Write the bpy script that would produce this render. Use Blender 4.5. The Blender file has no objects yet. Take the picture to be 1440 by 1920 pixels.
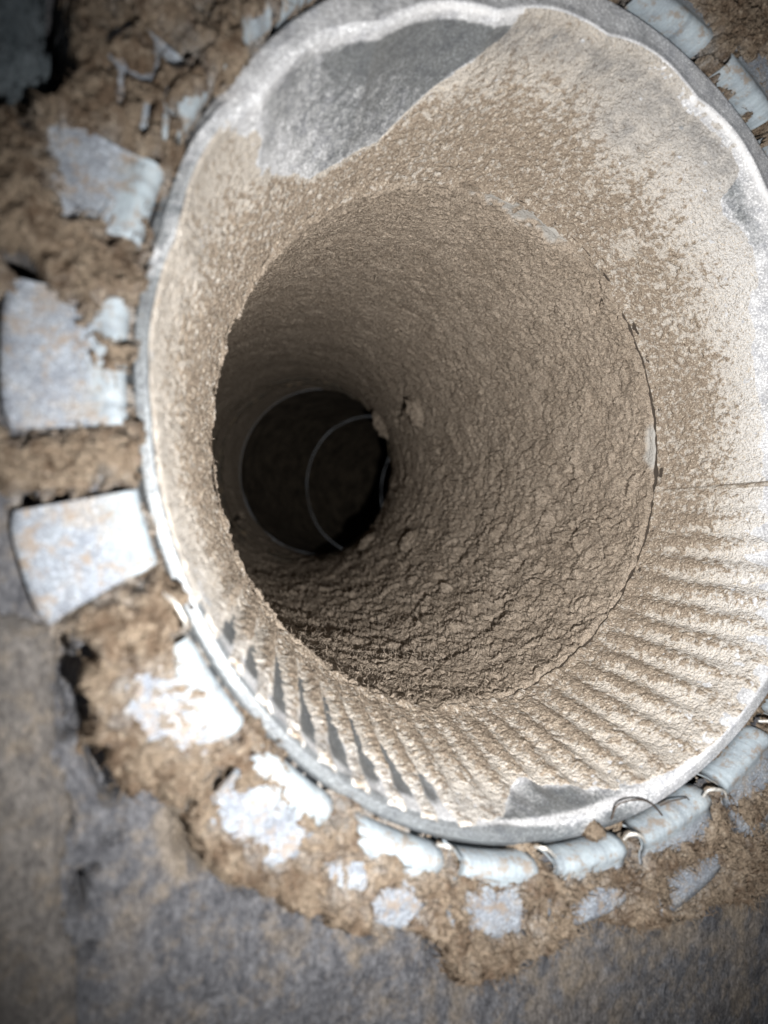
import bpy, math
import numpy as np
from mathutils import Matrix, Vector

SC = 0.1                      # one collar radius is 0.1 m; all numbers below are in collar radii
sc = bpy.context.scene
rad = math.radians

# ------------------------------------------------------------------ camera
TILT = rad(27)
U = np.array([math.cos(TILT), 0, math.sin(TILT)])      # scene x, seen from the camera (right, down, forward)
V = np.array([0., -1., 0.])
W = np.array([math.sin(TILT), 0, -math.cos(TILT)])
CAM = np.array([-1.20108696, -0.23369565, 1.35869565])
M = np.array([U, V, W])                                # camera vector -> scene vector : M @ c
right, up, fwd = M @ [1, 0, 0], M @ [0, -1, 0], M @ [0, 0, 1]
cam = bpy.data.cameras.new('camera'); camo = bpy.data.objects.new('camera', cam)
sc.collection.objects.link(camo)
mw = Matrix.Identity(4)
for i in range(3):
    mw[i][0], mw[i][1], mw[i][2], mw[i][3] = right[i], up[i], -fwd[i], CAM[i] * SC
camo.matrix_world = mw
cam.sensor_fit = 'HORIZONTAL'; cam.sensor_width = 36; cam.lens = 36
cam.clip_start = 0.002; cam.clip_end = 20
cam.dof.use_dof = True; cam.dof.focus_distance = 2.5 * SC; cam.dof.aperture_fstop = 16
sc.camera = camo

# ------------------------------------------------------------------ light: the phone's flash beside the lens, dim room behind
world = bpy.data.worlds.new('World'); sc.world = world; world.use_nodes = True
bg = world.node_tree.nodes['Background']
bg.inputs[0].default_value = (0.88, 0.93, 1.0, 1); bg.inputs[1].default_value = 0.08
fl = bpy.data.lights.new('flash', 'SPOT'); fl.shadow_soft_size = 0.03 * SC; fl.spot_size = rad(106); fl.spot_blend = 1.0
fl.energy = 4.1; fl.color = (1.0, 0.975, 0.94)
flo = bpy.data.objects.new('flash', fl); sc.collection.objects.link(flo)
FP = np.array([-0.90, -0.53, 1.28])
flo.location = FP * SC
flo.rotation_euler = Vector(((0.10, -0.22, -0.7) - FP)).to_track_quat('-Z', 'Y').to_euler()
sc.view_settings.view_transform = 'Standard'; sc.view_settings.look = 'None'
sc.view_settings.exposure = 0.0; sc.view_settings.gamma = 1.0

# ------------------------------------------------------------------ helpers: noise
rng = np.random.RandomState(7)
def hsh(ix, iy, iz, k=0):
    h = (ix.astype(np.int64) * 374761393 + iy.astype(np.int64) * 668265263 + iz.astype(np.int64) * 2147483647 + k * 1274126177) & 0xffffffff
    h = ((h ^ (h >> 13)) * 1274126177) & 0xffffffff
    h = ((h ^ (h >> 16)) * 2246822519) & 0xffffffff
    return ((h ^ (h >> 15)) & 0xffffff).astype(np.float32) / 16777216.0
def vnoise(p, k=0):                                    # smooth value noise, -1..1
    f = np.floor(p); i = f.astype(np.int64); f = (p - f).astype(np.float32)
    w = f * f * f * (f * (f * 6 - 15) + 10)
    out = 0
    for dx in (0, 1):
        wx = w[..., 0] if dx else 1 - w[..., 0]
        for dy in (0, 1):
            wy = w[..., 1] if dy else 1 - w[..., 1]
            for dz in (0, 1):
                wz = w[..., 2] if dz else 1 - w[..., 2]
                out = out + wx * wy * wz * hsh(i[..., 0] + dx, i[..., 1] + dy, i[..., 2] + dz, k)
    return out * 2 - 1
def fbm(p, octs=4, k=0, gain=0.5):
    a, s, t = 1.0, 0, 0
    for o in range(octs):
        s = s + a * vnoise(p + 17.3 * o, k + o); t += a; a *= gain; p = p * 2.03
    return s / t
def worley(p, k=0):                                    # nearest, second nearest distance and a random number per cell
    f = np.floor(p); i = f.astype(np.int64); f = (p - f).astype(np.float32)
    F1 = np.full(p.shape[:-1], 9., np.float32); F2 = F1.copy(); ID = np.zeros_like(F1)
    for dx in (-1, 0, 1):
        for dy in (-1, 0, 1):
            for dz in (-1, 0, 1):
                a, b, c = i[..., 0] + dx, i[..., 1] + dy, i[..., 2] + dz
                d = (dx + hsh(a, b, c, k) - f[..., 0]) ** 2 + (dy + hsh(a, b, c, k + 1) - f[..., 1]) ** 2 + (dz + hsh(a, b, c, k + 2) - f[..., 2]) ** 2
                n = d < F1
                F2 = np.where(n, F1, np.minimum(F2, d)); ID = np.where(n, hsh(a, b, c, k + 3), ID); F1 = np.where(n, d, F1)
    return np.sqrt(F1), np.sqrt(F2), ID
def smooth(a, b, x):
    t = np.clip((x - a) / (b - a), 0, 1); return t * t * (3 - 2 * t)
def polysd(x, y, poly):                                # signed distance to a polygon, positive inside
    poly = np.asarray(poly, float); d = np.full(x.shape, 9.); ins = np.zeros(x.shape, bool)
    for (x0, y0), (x1, y1) in zip(poly, np.roll(poly, -1, 0)):
        ex, ey = x1 - x0, y1 - y0
        t = np.clip(((x - x0) * ex + (y - y0) * ey) / (ex * ex + ey * ey + 1e-12), 0, 1)
        d = np.minimum(d, np.hypot(x - x0 - t * ex, y - y0 - t * ey))
        c = ((y0 > y) != (y1 > y)) & (x < ex * (y - y0) / (ey + 1e-12) + x0)
        ins ^= c
    return np.where(ins, d, -d)
def linesd(x, y, pts):
    d = np.full(x.shape, 9.)
    for (x0, y0), (x1, y1) in zip(pts[:-1], pts[1:]):
        ex, ey = x1 - x0, y1 - y0
        t = np.clip(((x - x0) * ex + (y - y0) * ey) / (ex * ex + ey * ey + 1e-12), 0, 1)
        d = np.minimum(d, np.hypot(x - x0 - t * ex, y - y0 - t * ey))
    return d
def at(px, py, z=0.0):                                 # a point of the liner's face, read off the photograph
    d = M @ np.array([(px - 720) / 1440., (py - 960) / 1440., 1.0]); t = (z - CAM[2]) / d[2]
    return (CAM + t * d)[:2]
def ats(pts, z=0.0): return [at(x, y, z) for x, y in pts]

# ------------------------------------------------------------------ helpers: meshes and naming
def mesh_np(name, verts, quads, mat, parent=None, attrs=None, smooth_=True):
    me = bpy.data.meshes.new(name)
    v = np.ascontiguousarray(verts, np.float32).reshape(-1, 3) * SC; q = np.ascontiguousarray(quads, np.int32)
    me.vertices.add(len(v)); me.vertices.foreach_set('co', v.ravel())
    n = len(q); k = q.shape[1]
    me.loops.add(n * k); me.loops.foreach_set('vertex_index', q.ravel())
    me.polygons.add(n); me.polygons.foreach_set('loop_start', np.arange(0, n * k, k, dtype=np.int32))
    me.update(calc_edges=True)
    me.polygons.foreach_set('use_smooth', np.full(n, smooth_, bool))
    for a, val in (attrs or {}).items():
        at_ = me.attributes.new(a, 'FLOAT', 'POINT'); at_.data.foreach_set('value', np.ascontiguousarray(val, np.float32).ravel())
    me.validate(); me.materials.append(mat)
    o = bpy.data.objects.new(name, me); sc.collection.objects.link(o)
    if parent: o.parent = parent
    return o
def grid_quads(n, m, cyc=False, keep=None):
    i = np.arange(n if cyc else n - 1); j = np.arange(m - 1)
    I, J = np.meshgrid(i, j, indexing='ij'); I2 = (I + 1) % n
    q = np.stack([I * m + J, I2 * m + J, I2 * m + J + 1, I * m + J + 1], -1).reshape(-1, 4)
    if keep is not None: q = q[keep.ravel()[q].all(1)]
    return q
def compact(v, q, attrs):
    used = np.zeros(len(v), bool); used[q.ravel()] = True
    idx = np.cumsum(used) - 1
    return v[used], idx[q], {a: b.ravel()[used] for a, b in attrs.items()}
def empty(name, label, cat, group=None):
    o = bpy.data.objects.new(name, None); sc.collection.objects.link(o); o.empty_display_size = 0.01
    return tag(o, label, cat, group)
def tag(o, label, cat, group=None, kind=None):
    o['label'] = label; o['category'] = cat
    if group: o['group'] = group
    if kind: o['kind'] = kind
    return o
def tube(name, pts, r, mat, parent=None, n=8):         # a tapering wire through points
    P = np.array(pts, float)
    t = np.linspace(0, len(P) - 1, (len(P) - 1) * 6 + 1); i = np.clip(t.astype(int), 0, len(P) - 2); f = (t - i)[:, None]
    E = np.vstack([2 * P[0] - P[1], P, 2 * P[-1] - P[-2]])
    a, b, c, d = E[i], E[i + 1], E[i + 2], E[i + 3]
    C = 0.5 * (2 * b + (c - a) * f + (2 * a - 5 * b + 4 * c - d) * f ** 2 + (3 * b - a - 3 * c + d) * f ** 3)
    T = np.gradient(C, axis=0); T /= np.linalg.norm(T, axis=1)[:, None]
    ref = np.array([0.3, 0.2, 0.93]); A = np.cross(T, ref); A /= np.linalg.norm(A, axis=1)[:, None]; B = np.cross(T, A)
    rr = np.interp(np.linspace(0, 1, len(C)), np.linspace(0, 1, len(np.atleast_1d(r))) if np.ndim(r) else [0, 1], r if np.ndim(r) else [r, r])
    an = np.linspace(0, 2 * np.pi, n, endpoint=False)
    v = C[:, None] + rr[:, None, None] * (np.cos(an)[None, :, None] * A[:, None] + np.sin(an)[None, :, None] * B[:, None])
    v = np.swapaxes(v, 0, 1)
    return mesh_np(name, v.reshape(-1, 3), grid_quads(n, len(C), True), mat, parent)

def fibres(name, P, Nn, lo, hi, wid, mat, lift=0.5, seed=0):   # a fuzz of fine bent fibres rooted at P
    r_ = np.random.RandomState(seed); n = len(P)
    t = r_.normal(size=(n, 3)); t -= (t * Nn).sum(1)[:, None] * Nn; t /= np.linalg.norm(t, axis=1)[:, None]
    L = r_.uniform(lo, hi, n)[:, None]; up_ = (lift * r_.uniform(0.1, 1.0, n))[:, None]
    d1 = t + up_ * Nn; d1 /= np.linalg.norm(d1, axis=1)[:, None]
    bend = np.cross(t, Nn) * r_.uniform(-0.7, 0.7, n)[:, None] - Nn * r_.uniform(0.0, 0.6, n)[:, None]
    d2 = d1 + bend; d2 /= np.linalg.norm(d2, axis=1)[:, None]
    a = P - 0.002 * Nn; b = a + d1 * L * 0.5; c = b + d2 * L * 0.5
    sd_ = np.cross(d1, Nn + 0.5 * r_.normal(size=(n, 3))); sd_ /= np.linalg.norm(sd_, axis=1)[:, None]
    w = (wid * r_.uniform(0.6, 1.3, n))[:, None] * sd_
    v = np.stack([a - w, a + w, b - w * .8, b + w * .8, c - w * .4, c + w * .4], 1).reshape(-1, 3)
    k = np.arange(n)[:, None] * 6
    q = np.concatenate([k + [[0, 1, 3, 2]], k + [[2, 3, 5, 4]]])
    return mesh_np(name, v, q, mat, None, {'bare': np.zeros(len(v)), 'cov': np.repeat(r_.uniform(-0.5, 1.0, n), 6), 'pale': np.zeros(len(v))})
def grid_normals(pos):
    n = np.cross(np.gradient(pos, axis=0), np.gradient(pos, axis=1)); n /= np.linalg.norm(n, axis=-1)[..., None] + 1e-12
    return n

# ------------------------------------------------------------------ materials
def material(name):
    m = bpy.data.materials.new(name); m.use_nodes = True
    nt = m.node_tree; return m, nt, nt.nodes['Principled BSDF'], nt.nodes
def N(nt, typ, **kw):
    n = nt.nodes.new(typ)
    for k, v in kw.items():
        if k.startswith('i_'): n.inputs[k[2:].replace('_', ' ')].default_value = v
        else: setattr(n, k, v)
    return n
def noise(nt, scale, detail=4, rough=0.6, vec=None):
    n = N(nt, 'ShaderNodeTexNoise', i_Scale=scale, i_Detail=detail, i_Roughness=rough)
    nt.links.new(vec if vec else N(nt, 'ShaderNodeTexCoord').outputs['Object'], n.inputs['Vector'])
    return n.outputs['Fac']
def ramp(nt, src, stops):
    r = N(nt, 'ShaderNodeValToRGB'); e = r.color_ramp.elements
    while len(e) < len(stops): e.new(0.5)
    for el, (p, c) in zip(e, stops): el.position = p; el.color = (*c, 1)
    nt.links.new(src, r.inputs[0]); return r.outputs[0]
def mixc(nt, fac, a, b, mode='MIX'):
    m = N(nt, 'ShaderNodeMix', data_type='RGBA', blend_type=mode)
    for sock, val in ((m.inputs[0], fac), (m.inputs[6], a), (m.inputs[7], b)):
        if hasattr(val, 'default_value') or hasattr(val, 'links'): nt.links.new(val, sock)
        elif isinstance(val, (int, float)): sock.default_value = val
        else: sock.default_value = (*val, 1)
    return m.outputs[2]
def math_(nt, op, a, b=None, clamp=False):
    m = N(nt, 'ShaderNodeMath', operation=op); m.use_clamp = clamp
    for s, v in ((m.inputs[0], a), (m.inputs[1], b)):
        if v is None: continue
        if isinstance(v, (int, float)): s.default_value = v
        else: nt.links.new(v, s)
    return m.outputs[0]
def attr(nt, name): return N(nt, 'ShaderNodeAttribute', attribute_name=name).outputs['Fac']
def bump(nt, bsdf, hgt, dist, strength=1.0):
    b = N(nt, 'ShaderNodeBump', i_Strength=strength, i_Distance=dist)
    nt.links.new(hgt, b.inputs['Height']); nt.links.new(b.outputs[0], bsdf.inputs['Normal'])
K = 1 / SC                                             # texture scales below are per collar radius

def lint_material(name, c0, c1, c2, grain=110, bd=0.012):
    m, nt, b, _ = material(name)
    big = noise(nt, 5 * K, 4); fine = noise(nt, grain * K, 3, 0.7); mid = noise(nt, 28 * K, 4, 0.65)
    col = mixc(nt, ramp(nt, big, [(0.35, (0, 0, 0)), (0.65, (1, 1, 1))]), c0, c1)
    col = mixc(nt, ramp(nt, fine, [(0.50, (0, 0, 0)), (0.72, (1, 1, 1))]), col, c2)
    col = mixc(nt, ramp(nt, mid, [(0.30, (1, 1, 1)), (0.5, (0, 0, 0))]), col, tuple(x * 0.80 for x in c0))
    mic = noise(nt, 210 * K, 2, 0.7); st = noise(nt, 75 * K, 3, 0.75)
    col = mixc(nt, 1.0, col, ramp(nt, mic, [(0.32, (0.50, 0.49, 0.48)), (0.5, (0.95, 0.95, 0.95)), (0.68, (1.28, 1.26, 1.24))]), 'MULTIPLY')
    col = mixc(nt, 1.0, col, ramp(nt, st, [(0.30, (0.62, 0.60, 0.58)), (0.45, (1, 1, 1))]), 'MULTIPLY')
    bare = attr(nt, 'bare')
    col = mixc(nt, bare, col, (0.50, 0.485, 0.46))
    nt.links.new(col, b.inputs['Base Color']); b.inputs['Roughness'].default_value = 1.0
    b.inputs['Specular IOR Level'].default_value = 0.05
    h = math_(nt, 'ADD', math_(nt, 'MULTIPLY', fine, 0.8), math_(nt, 'MULTIPLY', mic, 0.55))
    bump(nt, b, h, bd * SC, 1.0)
    return m
M_LINT = lint_material('lint', (0.375, 0.312, 0.25), (0.445, 0.376, 0.308), (0.53, 0.46, 0.385))
def cone_lint_material():
    m, nt, b, _ = material('lint_speckle')
    big = noise(nt, 6 * K, 4); fine = noise(nt, 62 * K, 3, 0.65); mid = noise(nt, 24 * K, 4, 0.6); micro = noise(nt, 170 * K, 2, 0.6)
    f = math_(nt, 'ADD', math_(nt, 'MULTIPLY', fine, 2.7), math_(nt, 'MULTIPLY', mid, 0.9))
    f = math_(nt, 'ADD', f, math_(nt, 'MULTIPLY', attr(nt, 'cov'), 0.42))
    fac = ramp(nt, math_(nt, 'MULTIPLY', f, 0.25), [(0.43, (0, 0, 0)), (0.515, (1, 1, 1))])
    pale = mixc(nt, big, (0.46, 0.422, 0.378), (0.56, 0.528, 0.485)); pale = mixc(nt, attr(nt, 'white'), pale, (0.70, 0.70, 0.70))
    brown = mixc(nt, mid, (0.225, 0.18, 0.14), (0.335, 0.28, 0.225))
    col = mixc(nt, fac, pale, brown)
    col = mixc(nt, ramp(nt, micro, [(0.55, (0, 0, 0)), (0.7, (1, 1, 1))]), col, (0.60, 0.53, 0.44))
    col = mixc(nt, math_(nt, 'MULTIPLY', attr(nt, 'thin'), ramp(nt, math_(nt, 'ADD', math_(nt, 'MULTIPLY', mid, 0.6), math_(nt, 'MULTIPLY', micro, 0.5)), [(0.42, (0, 0, 0)), (0.62, (1, 1, 1))])), col, (0.24, 0.24, 0.245))
    mic2 = noise(nt, 240 * K, 2, 0.7)
    col = mixc(nt, 1.0, col, ramp(nt, mic2, [(0.33, (0.72, 0.70, 0.68)), (0.5, (1, 1, 1)), (0.68, (1.15, 1.14, 1.13))]), 'MULTIPLY')
    nt.links.new(col, b.inputs['Base Color']); b.inputs['Roughness'].default_value = 1.0; b.inputs['Specular IOR Level'].default_value = 0.05
    bump(nt, b, math_(nt, 'ADD', math_(nt, 'MULTIPLY', fine, 0.9), math_(nt, 'MULTIPLY', micro, 0.6)), 0.014 * SC, 1.0)
    return m
M_CONE_LINT = cone_lint_material()

def dirt_material():
    m, nt, b, _ = material('brown_dust')
    big = noise(nt, 6 * K, 5); fine = noise(nt, 60 * K, 4, 0.7); mid = noise(nt, 18 * K, 5, 0.65)
    col = mixc(nt, ramp(nt, big, [(0.3, (0, 0, 0)), (0.7, (1, 1, 1))]), (0.20, 0.16, 0.122), (0.335, 0.268, 0.202))
    col = mixc(nt, ramp(nt, mid, [(0.40, (1, 1, 1)), (0.55, (0, 0, 0))]), col, (0.155, 0.112, 0.08))
    col = mixc(nt, ramp(nt, fine, [(0.55, (0, 0, 0)), (0.75, (1, 1, 1))]), col, (0.47, 0.40, 0.32))
    col = mixc(nt, math_(nt, 'MULTIPLY', attr(nt, 'pale'), ramp(nt, noise(nt, 34 * K, 5, 0.7), [(0.35, (0, 0, 0)), (0.6, (1, 1, 1))])), col, (0.36, 0.355, 0.35))
    mic = noise(nt, 170 * K, 3, 0.75)
    col = mixc(nt, 1.0, col, ramp(nt, mic, [(0.33, (0.55, 0.53, 0.5)), (0.5, (1, 1, 1)), (0.68, (1.3, 1.28, 1.25))]), 'MULTIPLY')
    nt.links.new(col, b.inputs['Base Color']); b.inputs['Roughness'].default_value = 1.0; b.inputs['Specular IOR Level'].default_value = 0.05
    bump(nt, b, math_(nt, 'ADD', math_(nt, 'MULTIPLY', mid, 0.6), math_(nt, 'ADD', math_(nt, 'MULTIPLY', fine, 0.7), math_(nt, 'MULTIPLY', mic, 0.35))), 0.03 * SC, 1.0)
    return m
M_DIRT = dirt_material()

def liner_material(name, dark, light, tan, tanamt=0.62):
    m, nt, b, _ = material(name)
    tc = N(nt, 'ShaderNodeTexCoord').outputs['Object']
    mp = N(nt, 'ShaderNodeMapping'); mp.inputs['Scale'].default_value = (1, 0.45, 1); mp.inputs['Rotation'].default_value = (0, 0, rad(20)); nt.links.new(tc, mp.inputs[0])
    a = noise(nt, 48 * K, 6, 0.8, mp.outputs[0]); c = noise(nt, 9 * K, 5, 0.6, mp.outputs[0]); d = noise(nt, 24 * K, 7, 0.72)
    col = mixc(nt, ramp(nt, a, [(0.36, (0, 0, 0)), (0.64, (1, 1, 1))]), dark, light)
    col = mixc(nt, math_(nt, 'MULTIPLY', c, 0.4), col, dark)
    col = mixc(nt, math_(nt, 'MULTIPLY', ramp(nt, d, [(tanamt - 0.12, (0, 0, 0)), (tanamt + 0.14, (1, 1, 1))]), math_(nt, 'ADD', a, 0.25)), col, tan)
    nt.links.new(col, b.inputs['Base Color']); b.inputs['Roughness'].default_value = 0.95; b.inputs['Specular IOR Level'].default_value = 0.1
    col = mixc(nt, math_(nt, 'MULTIPLY', attr(nt, 'tan'), math_(nt, 'ADD', a, 0.2)), col, tan)
    mic = noise(nt, 180 * K, 3, 0.75, mp.outputs[0])
    col2 = mixc(nt, 1.0, col, ramp(nt, mic, [(0.33, (0.55, 0.55, 0.56)), (0.5, (1, 1, 1)), (0.68, (1.4, 1.4, 1.4))]), 'MULTIPLY')
    nt.links.new(col2, b.inputs['Base Color'])
    bump(nt, b, math_(nt, 'ADD', math_(nt, 'MULTIPLY', a, 0.7), math_(nt, 'MULTIPLY', mic, 0.5)), 0.014 * SC, 0.9)
    return m
M_LINER = liner_material('grey_fibre_liner', (0.052, 0.054, 0.062), (0.165, 0.167, 0.18), (0.22, 0.18, 0.135), 0.63)
M_LINER2 = liner_material('brown_grey_fibre_liner', (0.085, 0.08, 0.078), (0.185, 0.172, 0.162), (0.22, 0.18, 0.135), 0.61)
M_LINER3 = liner_material('blue_grey_fibre', (0.06, 0.075, 0.085), (0.13, 0.15, 0.165), (0.15, 0.16, 0.16), 0.7)

def metal_material(name, met, dust, dustbias, rough=0.42, use_attr=True, spk=70, metal_left=0.03, film=None, metallic=0.65, roll=False):
    m, nt, b, _ = material(name)
    tc = N(nt, 'ShaderNodeTexCoord').outputs['Object']
    big = noise(nt, 7 * K, 5, 0.6); fine = noise(nt, spk * K, 4, 0.75); bl = noise(nt, 16 * K, 4, 0.6)
    s = math_(nt, 'ADD', math_(nt, 'MULTIPLY', big, 0.5), math_(nt, 'MULTIPLY', fine, 0.75))
    s = math_(nt, 'ADD', s, dustbias - 0.62)
    if use_attr: s = math_(nt, 'ADD', s, math_(nt, 'SUBTRACT', attr(nt, 'dust'), 0.5))
    fac = ramp(nt, s, [(0.32, (0, 0, 0)), (0.70, (1, 1, 1))])
    dc = mixc(nt, ramp(nt, bl, [(0.38, (0, 0, 0)), (0.62, (1, 1, 1))]), tuple(x * 0.80 for x in dust), dust)
    col = mixc(nt, fac, met, dc)
    if film:
        fn = noise(nt, 11 * K, 6, 0.7); fn2 = noise(nt, 70 * K, 4, 0.75)
        ff = ramp(nt, math_(nt, 'ADD', math_(nt, 'MULTIPLY', fn, 0.62), math_(nt, 'MULTIPLY', fn2, 0.38)), [(film - 0.02, (0, 0, 0)), (film + 0.06, (1, 1, 1))])
        col = mixc(nt, math_(nt, 'MULTIPLY', ff, 0.6), col, (0.235, 0.205, 0.17))
    sp = noise(nt, 190 * K, 3, 0.75); sp2 = noise(nt, 22 * K, 5, 0.7)
    col = mixc(nt, 1.0, col, ramp(nt, sp, [(0.33, (0.66, 0.66, 0.68)), (0.52, (1, 1, 1)), (0.62, (1.6, 1.6, 1.6)), (0.72, (2.2, 2.2, 2.2))]), 'MULTIPLY')
    col = mixc(nt, 1.0, col, ramp(nt, sp2, [(0.33, (0.70, 0.71, 0.74)), (0.52, (1, 1, 1))]), 'MULTIPLY')
    if roll: col = mixc(nt, math_(nt, 'MULTIPLY', attr(nt, 'roll'), math_(nt, 'MULTIPLY', bl, 1.3)), col, (0.34, 0.40, 0.44))
    if roll:
        cv = N(nt, 'ShaderNodeCombineXYZ'); nt.links.new(attr(nt, 'ang'), cv.inputs[0]); nt.links.new(attr(nt, 'roll'), cv.inputs[1])
        col = mixc(nt, math_(nt, 'MULTIPLY', attr(nt, 'roll'), 0.75), col, ramp(nt, noise(nt, 40, 3, 0.7, cv.outputs[0]), [(0.32, (0.55, 0.55, 0.56)), (0.5, (1, 1, 1)), (0.7, (1.3, 1.3, 1.3))]), 'MULTIPLY')
        dm = ramp(nt, noise(nt, 30 * K, 5, 0.75), [(0.52, (0, 0, 0)), (0.62, (1, 1, 1))]); col = mixc(nt, math_(nt, 'MULTIPLY', dm, 0.75), col, (0.23, 0.18, 0.135))
    glint = attr(nt, 'rim_glint'); col = mixc(nt, glint, col, (0.80, 0.80, 0.81))  # painted highlight: whitens the rim's base colour, also lowers its roughness below
    nt.links.new(col, b.inputs['Base Color'])
    nt.links.new(math_(nt, 'MULTIPLY', metallic, math_(nt, 'SUBTRACT', 1.0, math_(nt, 'MULTIPLY', fac, 1 - metal_left))), b.inputs['Metallic'])
    nt.links.new(math_(nt, 'SUBTRACT', math_(nt, 'ADD', rough, math_(nt, 'MULTIPLY', fac, 0.35)), math_(nt, 'MULTIPLY', glint, 0.35)), b.inputs['Roughness'])
    bump(nt, b, fine, 0.004 * SC, 0.5)
    return m
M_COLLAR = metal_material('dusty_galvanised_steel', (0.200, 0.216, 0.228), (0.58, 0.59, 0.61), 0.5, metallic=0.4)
M_TAB = metal_material('galvanised_tab', (0.20, 0.215, 0.245), (0.24, 0.268, 0.305), 0.60, 0.62, False, 34, 0.05, 0.535, 0.35, True)
M_EDGE = metal_material('bare_steel_edge', (0.62, 0.61, 0.58), (0.66, 0.63, 0.58), 0.45, 0.4, False)
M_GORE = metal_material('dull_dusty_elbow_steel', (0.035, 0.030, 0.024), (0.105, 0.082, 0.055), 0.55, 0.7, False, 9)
M_BEAD = metal_material('dusty_bead', (0.05, 0.043, 0.033), (0.24, 0.18, 0.115), 0.36, 0.6, False, 14)
mm, nt_, b_, _ = material('dark_hair'); b_.inputs['Base Color'].default_value = (0.06, 0.045, 0.035, 1); M_HAIR = mm
mm, nt_, b_, _ = material('pipe_steel'); b_.inputs['Base Color'].default_value = (0.085, 0.07, 0.058, 1); b_.inputs['Metallic'].default_value = 0.2; b_.inputs['Roughness'].default_value = 0.5; M_PIPE = mm

# ------------------------------------------------------------------ base surfaces
Z1, R1 = -0.5, 0.755
def rs(ph):                                            # shoulder radius: the rim is pulled into soft corners by the tabs
    sc_ = 1.7 * (np.abs(np.sin(9 * (ph - rad(5)))) - 0.62)
    d = np.degrees(ph) % 360
    return 0.925 - 0.028 * np.cos(ph - rad(20)) - 0.048 * np.exp(-((d - 108) / 28) ** 2) - 0.014 * np.exp(-((d - 60) / 25) ** 2) + 0.012 * sc_ * smooth(-0.7, 0.5, np.cos(ph - rad(75)))
NRIB = 66
def ribs(ph, t):
    d = np.degrees(ph) % 360
    w = smooth(196, 208, d) * (1 - 0.35 * smooth(246, 256, d)) * (1 - smooth(268, 276, d)) + smooth(268, 276, d) * (1 - smooth(338, 345, d)) + 0.55 * (smooth(20, 32, d) * (1 - smooth(70, 80, d)))
    w = np.maximum(w, 0.32 * smooth(150, 165, d) + 0.30 * (1 - smooth(20, 40, d)))
    return w * np.cos(NRIB * ph) * smooth(0.02, 0.2, t) * (1 - smooth(0.75, 1.0, t))
def shoulder(ph, q):                                   # q -1..0: outer lip to shoulder, 0..1: cone down to the joint
    R0 = rs(ph)
    P = [(-1.0, 0.992, -0.050, 0), (-0.93, 0.989, -0.028, 0), (-0.85, 0.981, -0.018, 0), (-0.55, 0.034, -0.006, 1), (-0.35, 0.014, 0.001, 1), (-0.18, 0.002, -0.012, 1), (0.0, -0.008, -0.045, 1)]
    x = np.array([p[0] for p in P])
    rr = np.stack([np.where(p[3], R0 + p[1], p[1]) * np.ones_like(ph) for p in P], -1)
    zz = np.array([p[2] for p in P])
    rr_q = np.zeros(np.broadcast(ph, q).shape); zq = np.interp(q, x, zz)
    for k in range(len(x) - 1):
        f = np.clip((q - x[k]) / (x[k + 1] - x[k]), 0, 1)
        sel = (q >= x[k]) & (q <= x[k + 1])
        rr_q = np.where(sel, rr[..., k] * (1 - f) + rr[..., k + 1] * f, rr_q)
    t = np.clip(q, 0, 1)
    rc = (R0 - 0.008) + (R1 - R0 + 0.008) * t; zc = -0.045 + (Z1 + 0.045) * t
    rr_q = np.where(q > 0, rc, rr_q); zq = np.where(q > 0, zc, zq)
    return rr_q, zq
def cone(ph, q, inward=0.0, rib=True):
    r, z = shoulder(ph, q); t = np.clip(q, 0, 1)
    if rib: r = r - 0.0062 * ribs(ph, t)
    r = r - inward * np.where(q > 0, 0.93, np.clip(1 + q, 0, 1) * .9); z = z + inward * np.where(q > 0, 0.35, 0.9)
    return np.stack([r * np.cos(ph) + 0.017 * t, r * np.sin(ph) - 0.045 * t, z], -1)

S1 = 4.8                                               # pipe: length along its bend, leaning towards +x as it goes down
_s = np.linspace(-0.2, 9, 1841)
_th = np.radians(np.where(_s < S1, 35 * (np.clip(_s, 0, None) / S1) ** 1.05, np.minimum(35 + (_s - S1) * 14, 90)))
_ds = _s[1] - _s[0]
_x = np.cumsum(np.sin(_th)) * _ds; _z = -np.cumsum(np.cos(_th)) * _ds
_i0 = np.argmin(abs(_s)); _x += 0.017 - _x[_i0]; _z += Z1 - _z[_i0]
_y = -0.045 + 0.17 * np.clip(_s / S1, 0, 1) - 0.06 * np.clip(_s - S1, 0, 2)
def pipe(ph, s, r=0.742):
    T = np.interp(s, _s, _th); x = np.interp(s, _s, _x); y = np.interp(s, _s, _y); z = np.interp(s, _s, _z)
    return np.stack([x + r * np.cos(ph) * np.cos(T), y + r * np.sin(ph), z + r * np.cos(ph) * np.sin(T)], -1)

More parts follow.
